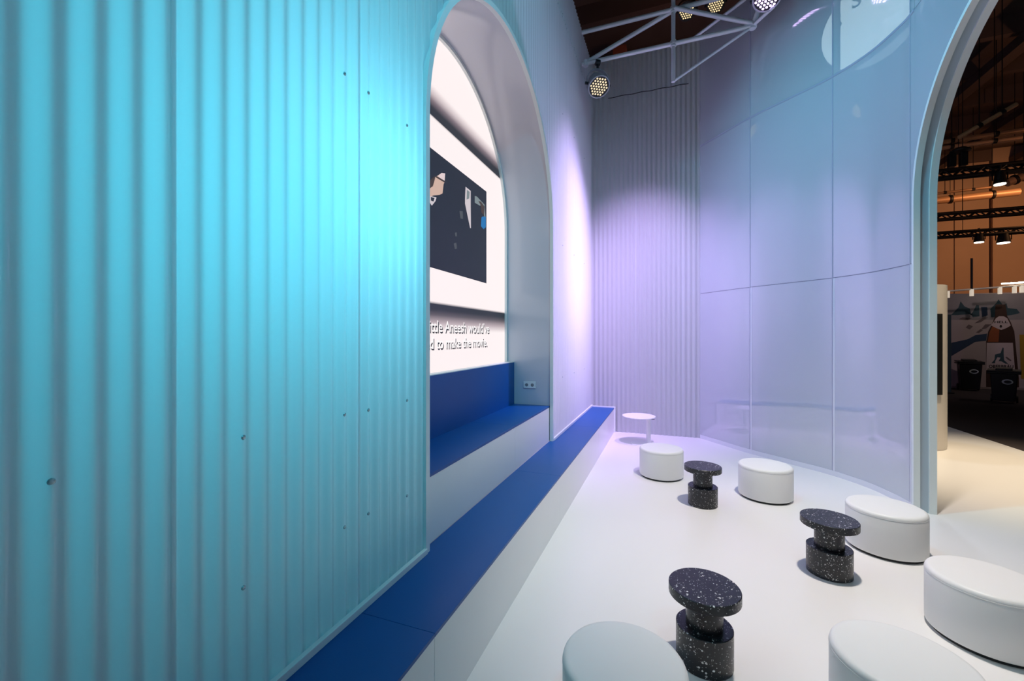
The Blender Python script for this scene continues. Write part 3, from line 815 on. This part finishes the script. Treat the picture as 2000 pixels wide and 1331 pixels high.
b = MB(); b.tube(((c2 - c) * 0.36).to_3d(), (c2 - c) * 0.36 + Vector((0, 0, 1.0)), 0.03, 8); b.build('drop_pole', M_BLACK, t)

# beer mural
MY = 18.84
mu = empty('mural_wall', (8.0, MY, 0)); tag(mu, 'dark printed mural with mountains and a big beer bottle in the hall', 'mural')
def mpt(px, py, lift=0.0): p = ony(px, py, MY); return Vector((p.x - 8.0, -lift, p.z))
zt = ony(1900, 573.5, MY).z
b = MB(); b.box((0.55, 0.001, 0), (6.5, 0.12, zt)); b.build('board', mat('mural_pale_print', (0.46, 0.37, 0.36), 0.8, noise=(0.8, 0.12)), mu, smooth=False)
MM = {'teal': mat('mural_teal', (0.035, 0.075, 0.095), 0.8, noise=(1.5, 0.35)), 'navy': mat('mural_navy', (0.025, 0.05, 0.10), 0.8, noise=(1.5, 0.3)),
      'amber': mat('mural_amber', (0.30, 0.075, 0.02), 0.7, noise=(1.2, 0.4)), 'brown': mat('mural_dark_brown', (0.05, 0.02, 0.012), 0.7, noise=(2, 0.2)),
      'label': mat('mural_label', (0.62, 0.50, 0.50), 0.7, noise=(2, 0.04)), 'ink': mat('mural_ink', (0.02, 0.015, 0.015), 0.7, noise=(2, 0.1)),
      'yellow': mat('mural_yellow', (0.42, 0.24, 0.02), 0.7, noise=(1.5, 0.3)), 'sky': mat('mural_sky', (0.28, 0.25, 0.26), 0.8, noise=(0.9, 0.25)), 'rock': mat('mural_rock', (0.16, 0.12, 0.12), 0.8, noise=(2, 0.3))}
def mp(name, m, pts, lift):
    b = MB(); b.prism([mpt(px, py, lift) for px, py in pts], (0, 0.0008, 0)); return b.build(name, MM[m], mu, smooth=False)
mp('print_sky', 'sky', [(1840, 574), (2040, 574), (2040, 625), (1840, 625)], 0.002)
mp('print_mountain', 'teal', [(1857, 616), (1872, 601), (1876, 589), (1884, 599), (1894, 603), (1897, 616), (1907, 596), (1912, 597), (1913, 618), (1900, 620), (1896, 614), (1870, 616)], 0.003)
mp('print_mountain', 'navy', [(1916, 600), (1928, 600), (1929, 616), (1918, 620)], 0.003)
mp('print_mountain', 'teal', [(1934, 604), (1946, 592), (1950, 585), (1958, 596), (1966, 593), (1968, 602), (1986, 604), (1992, 612), (1975, 616), (1936, 620)], 0.003)
mp('print_mountain', 'navy', [(1858, 670), (1890, 663), (1905, 655), (1928, 652), (1926, 666), (1905, 668), (1885, 680), (1858, 696)], 0.003)
for pts in ([(1872, 624), (1880, 620), (1898, 622), (1890, 626)], [(1886, 640), (1892, 634), (1900, 638), (1894, 644)], [(1903, 632), (1918, 622), (1930, 620), (1915, 630)], [(1916, 644), (1924, 634), (1936, 634), (1926, 642)], [(1906, 650), (1915, 643), (1920, 645), (1912, 651)]):
    mp('print_rock', 'rock', pts, 0.003)
mp('print_bottle', 'brown', [(1944, 595), (1964, 595), (1967, 618), (1974, 630), (1981, 648), (1985, 690), (1990, 740), (1990, 757), (1926, 757), (1926, 668), (1930, 648), (1938, 632), (1943, 618)], 0.004)
mp('print_bottle_glow', 'amber', [(1932, 650), (1940, 634), (1952, 640), (1950, 668), (1929, 668)], 0.005)
mp('print_yellow_glass', 'yellow', [(1991, 654), (2030, 654), (2030, 745), (1994, 740)], 0.004)
mp('print_neck_label', 'label', [(1940, 630), (1945, 622), (1951, 618), (1960, 618), (1967, 622), (1974, 636), (1966, 641), (1955, 645), (1945, 641), (1935, 636)], 0.006)
mp('print_label', 'label', [(1927, 670), (1978, 670), (1982, 723), (1926, 724)], 0.006)
mp('print_animal', 'teal', [(1943, 693), (1954, 690), (1958, 679), (1960, 680), (1960, 692), (1961, 704), (1969, 711), (1964, 711), (1955, 706), (1950, 706), (1954, 699), (1948, 698), (1944, 705), (1943, 710), (1936, 710), (1942, 703)], 0.007)
mp('print_animal', 'rock', [(1963, 698), (1966, 697), (1975, 704), (1974, 706), (1968, 703)], 0.007)
mp('print_emblem', 'ink', [(1953, 635), (1956, 635), (1957, 639), (1954.5, 641), (1952, 639)], 0.007)
def mtext(s, px0, px1, py, hpx, m, off=0.02):
    p = mpt(px0, py, 0.008); q = mpt(px1, py, 0.008); h = (mpt(px0, py - hpx, 0).z - p.z)
    mx = Matrix(((1, 0, 0, 0), (0, 0, 0, -0.008), (0, 1, 0, 0), (0, 0, 0, 1)))
    place_text('lettering', s, MM[m], mu, mx, q.x - p.x, h, base=p.z, left=p.x, offset=off)
mtext('HELL', 1942, 1968, 631.5, 4.2, 'ink'); mtext('OBERBRÄU', 1931, 1979, 719, 6, 'ink', 0.03); mtext('TRADITION SEIT 1600', 1940, 1970, 675.5, 2.2, 'rock', 0.0) if 0 else None
b = MB(); b.box((0.55, -0.02, 0), (6.5, -0.0005, 0.07)); b.build('base_strip', mat('mural_base_strip', (0.3, 0.24, 0.22), 0.7, noise=(3, 0.05)), mu, smooth=False)

# teal panel before the mural
p0 = onz(1836, 768, 0.0); p1 = ony(1858, 768, p0.y)
tl = empty('display_panel', (p0.x, p0.y, 0)); tag(tl, 'dark teal upright display panel at the left end of the mural', 'panel')
zz = ony(1840, 615, p0.y).z
b = MB(); b.box((-0.35, 0, 0.0), (p1.x - p0.x, 0.08, zz)); b.build('board', mat('teal_board', (0.05, 0.085, 0.10), 0.6, noise=(1, 0.1)), tl, smooth=False, bevel=0.004)
b = MB(); b.box((-0.40, -0.12, 0.0), (p1.x - p0.x + 0.02, 0.2, 0.04)); b.build('foot', M_BLACK, tl, smooth=False, bevel=0.004)

# wheelie bins
M_BIN = mat('bin_black_plastic', (0.010, 0.010, 0.011), 0.45, noise=(8, 0.15))
M_STICK = mat('bin_sticker', (0.75, 0.78, 0.74), 0.5, noise=(30, 0.1))
def wheelie_bin(px, Z, w, hgt, tilt, label, lidw):
    p = at(px, HOR, Z); t = empty('wheelie_bin', (p.x, p.y, -0.006), -0.42 + tilt); tag(t, label, 'bin', 'black wheelie bins')
    w2, d2 = w / 2, w * 0.55
    b = MB(); zb, ztp = 0.06, hgt * 0.86
    lo = [(-w2 * 0.8, -d2 * 0.8, zb), (w2 * 0.8, -d2 * 0.8, zb), (w2 * 0.8, d2 * 0.75, zb), (-w2 * 0.8, d2 * 0.75, zb)]
    hi = [(-w2 * 0.97, -d2, ztp), (w2 * 0.97, -d2, ztp), (w2 * 0.97, d2, ztp), (-w2 * 0.97, d2, ztp)]
    b.v = lo + hi; b.f = [(3, 2, 1, 0), (4, 5, 6, 7), (0, 1, 5, 4), (1, 2, 6, 5), (2, 3, 7, 6), (3, 0, 4, 7)]
    b.build('tub', M_BIN, t, smooth=False, bevel=0.02)
    b = MB(); b.box((-w2 * lidw, -d2 * 1.05, ztp), (w2 * lidw, d2 * 1.1, ztp + 0.05)); b.build('rim', M_BIN, t, smooth=False, bevel=0.015)
    b = MB(); b.prism([(-w2 * lidw, -d2 * 1.08, ztp + 0.051), (w2 * lidw, -d2 * 1.08, ztp + 0.051), (w2 * lidw, d2 * 1.1, ztp + 0.07), (-w2 * lidw, d2 * 1.1, ztp + 0.07)], (0, 0, 0.04))
    b.prism([(-w2 * 0.6, -d2 * 0.7, ztp + 0.09), (w2 * 0.6, -d2 * 0.7, ztp + 0.09), (w2 * 0.6, d2 * 0.9, ztp + 0.11), (-w2 * 0.6, d2 * 0.9, ztp + 0.11)], (0, 0, 0.05)); b.build('lid', M_BIN, t, smooth=False, bevel=0.012)
    for sx in (-1, 1):
        b = MB(); b.tube((sx * w2 * 0.82, d2 * 0.75, 0.10), (sx * w2 * 0.98, d2 * 0.75, 0.10), 0.10, 18); b.build('wheel', M_BLACK, t)
    b = MB(); b.tube((-w2 * 0.8, d2 * 1.25, ztp + 0.0), (w2 * 0.8, d2 * 1.25, ztp), 0.018, 8)
    for sx in (-0.7, 0.7): b.tube((sx * w2, d2 * 0.9, ztp), (sx * w2, d2 * 1.25, ztp), 0.018, 8)
    b.build('handle', M_BIN, t)
    s = (ztp - zb); zc = zb + s * 0.72; yy = -d2 * (0.8 + 0.2 * 0.72) - 0.006
    b = MB(); n = 24
    b.prism([(w2 * 0.25 + w2 * 0.40 * math.cos(2 * PI * i / n), yy + 0.008 - 0.2 * d2 * (math.sin(2 * PI * i / n) * 0.07 / s) , zc + 0.07 * math.sin(2 * PI * i / n)) for i in range(n)], (0, -0.008, 0)); st_ = b.build('sticker', M_STICK, t, smooth=False)
    b = MB(); b.prism([(w2 * 0.27 + w2 * 0.27 * math.cos(2 * PI * i / n), yy - 0.001, zc + 0.04 * math.sin(2 * PI * i / n)) for i in range(n)], (0, -0.003, 0)); b.build('sticker_print', M_BIN, st_, smooth=False)
wheelie_bin(1893, 13.9, 0.52, 1.0, 0.1, 'black wheelie bin with white sticker standing against the mural', 1.18)
wheelie_bin(1961, 11.3, 0.50, 0.90, -0.1, 'wider black wheelie bin in front of the printed beer bottle', 1.2)

# white round kiosk outside the arch
kc = cam_xy(6.87 * (1839 - 1000) / F - 0.48, 6.95)
kz = 2.55
kk = empty('round_kiosk', (kc[0], kc[1], 0)); tag(kk, 'white round kiosk column with a dark monitor outside the exit arch', 'kiosk')
M_KIOSK = mat('warm_white_kiosk', (0.78, 0.74, 0.70), 0.4, noise=(2, 0.02))
b = MB(); b.lathe([(0.455, 0.0), (0.455, 0.03), (0.46, 0.032), (0.46, kz), (0, kz)], 56); b.build('column', M_KIOSK, kk, angle=30)
p = at(1826, 690, 6.55); 
vx, vy = p.x - kc[0], p.y - kc[1]; an = math.atan2(vy, vx)
b = MB()
for i in range(9):
    a_ = an - 0.34 + 0.68 * i / 8 - 0.25
    for r_, z_ in ((0.461, 0.86), (0.478, 0.86), (0.478, 2.10), (0.461, 2.10)): b.v.append((r_ * math.cos(a_), r_ * math.sin(a_), z_))
for i in range(8):
    for e in range(4):
        f = (e + 1) % 4; b.f.append((4 * i + e, 4 * i + 4 + e, 4 * i + 4 + f, 4 * i + f))
b.f.append((3, 2, 1, 0)); b.f.append((32, 33, 34, 35)); b.build('monitor', M_BLACK, kk)
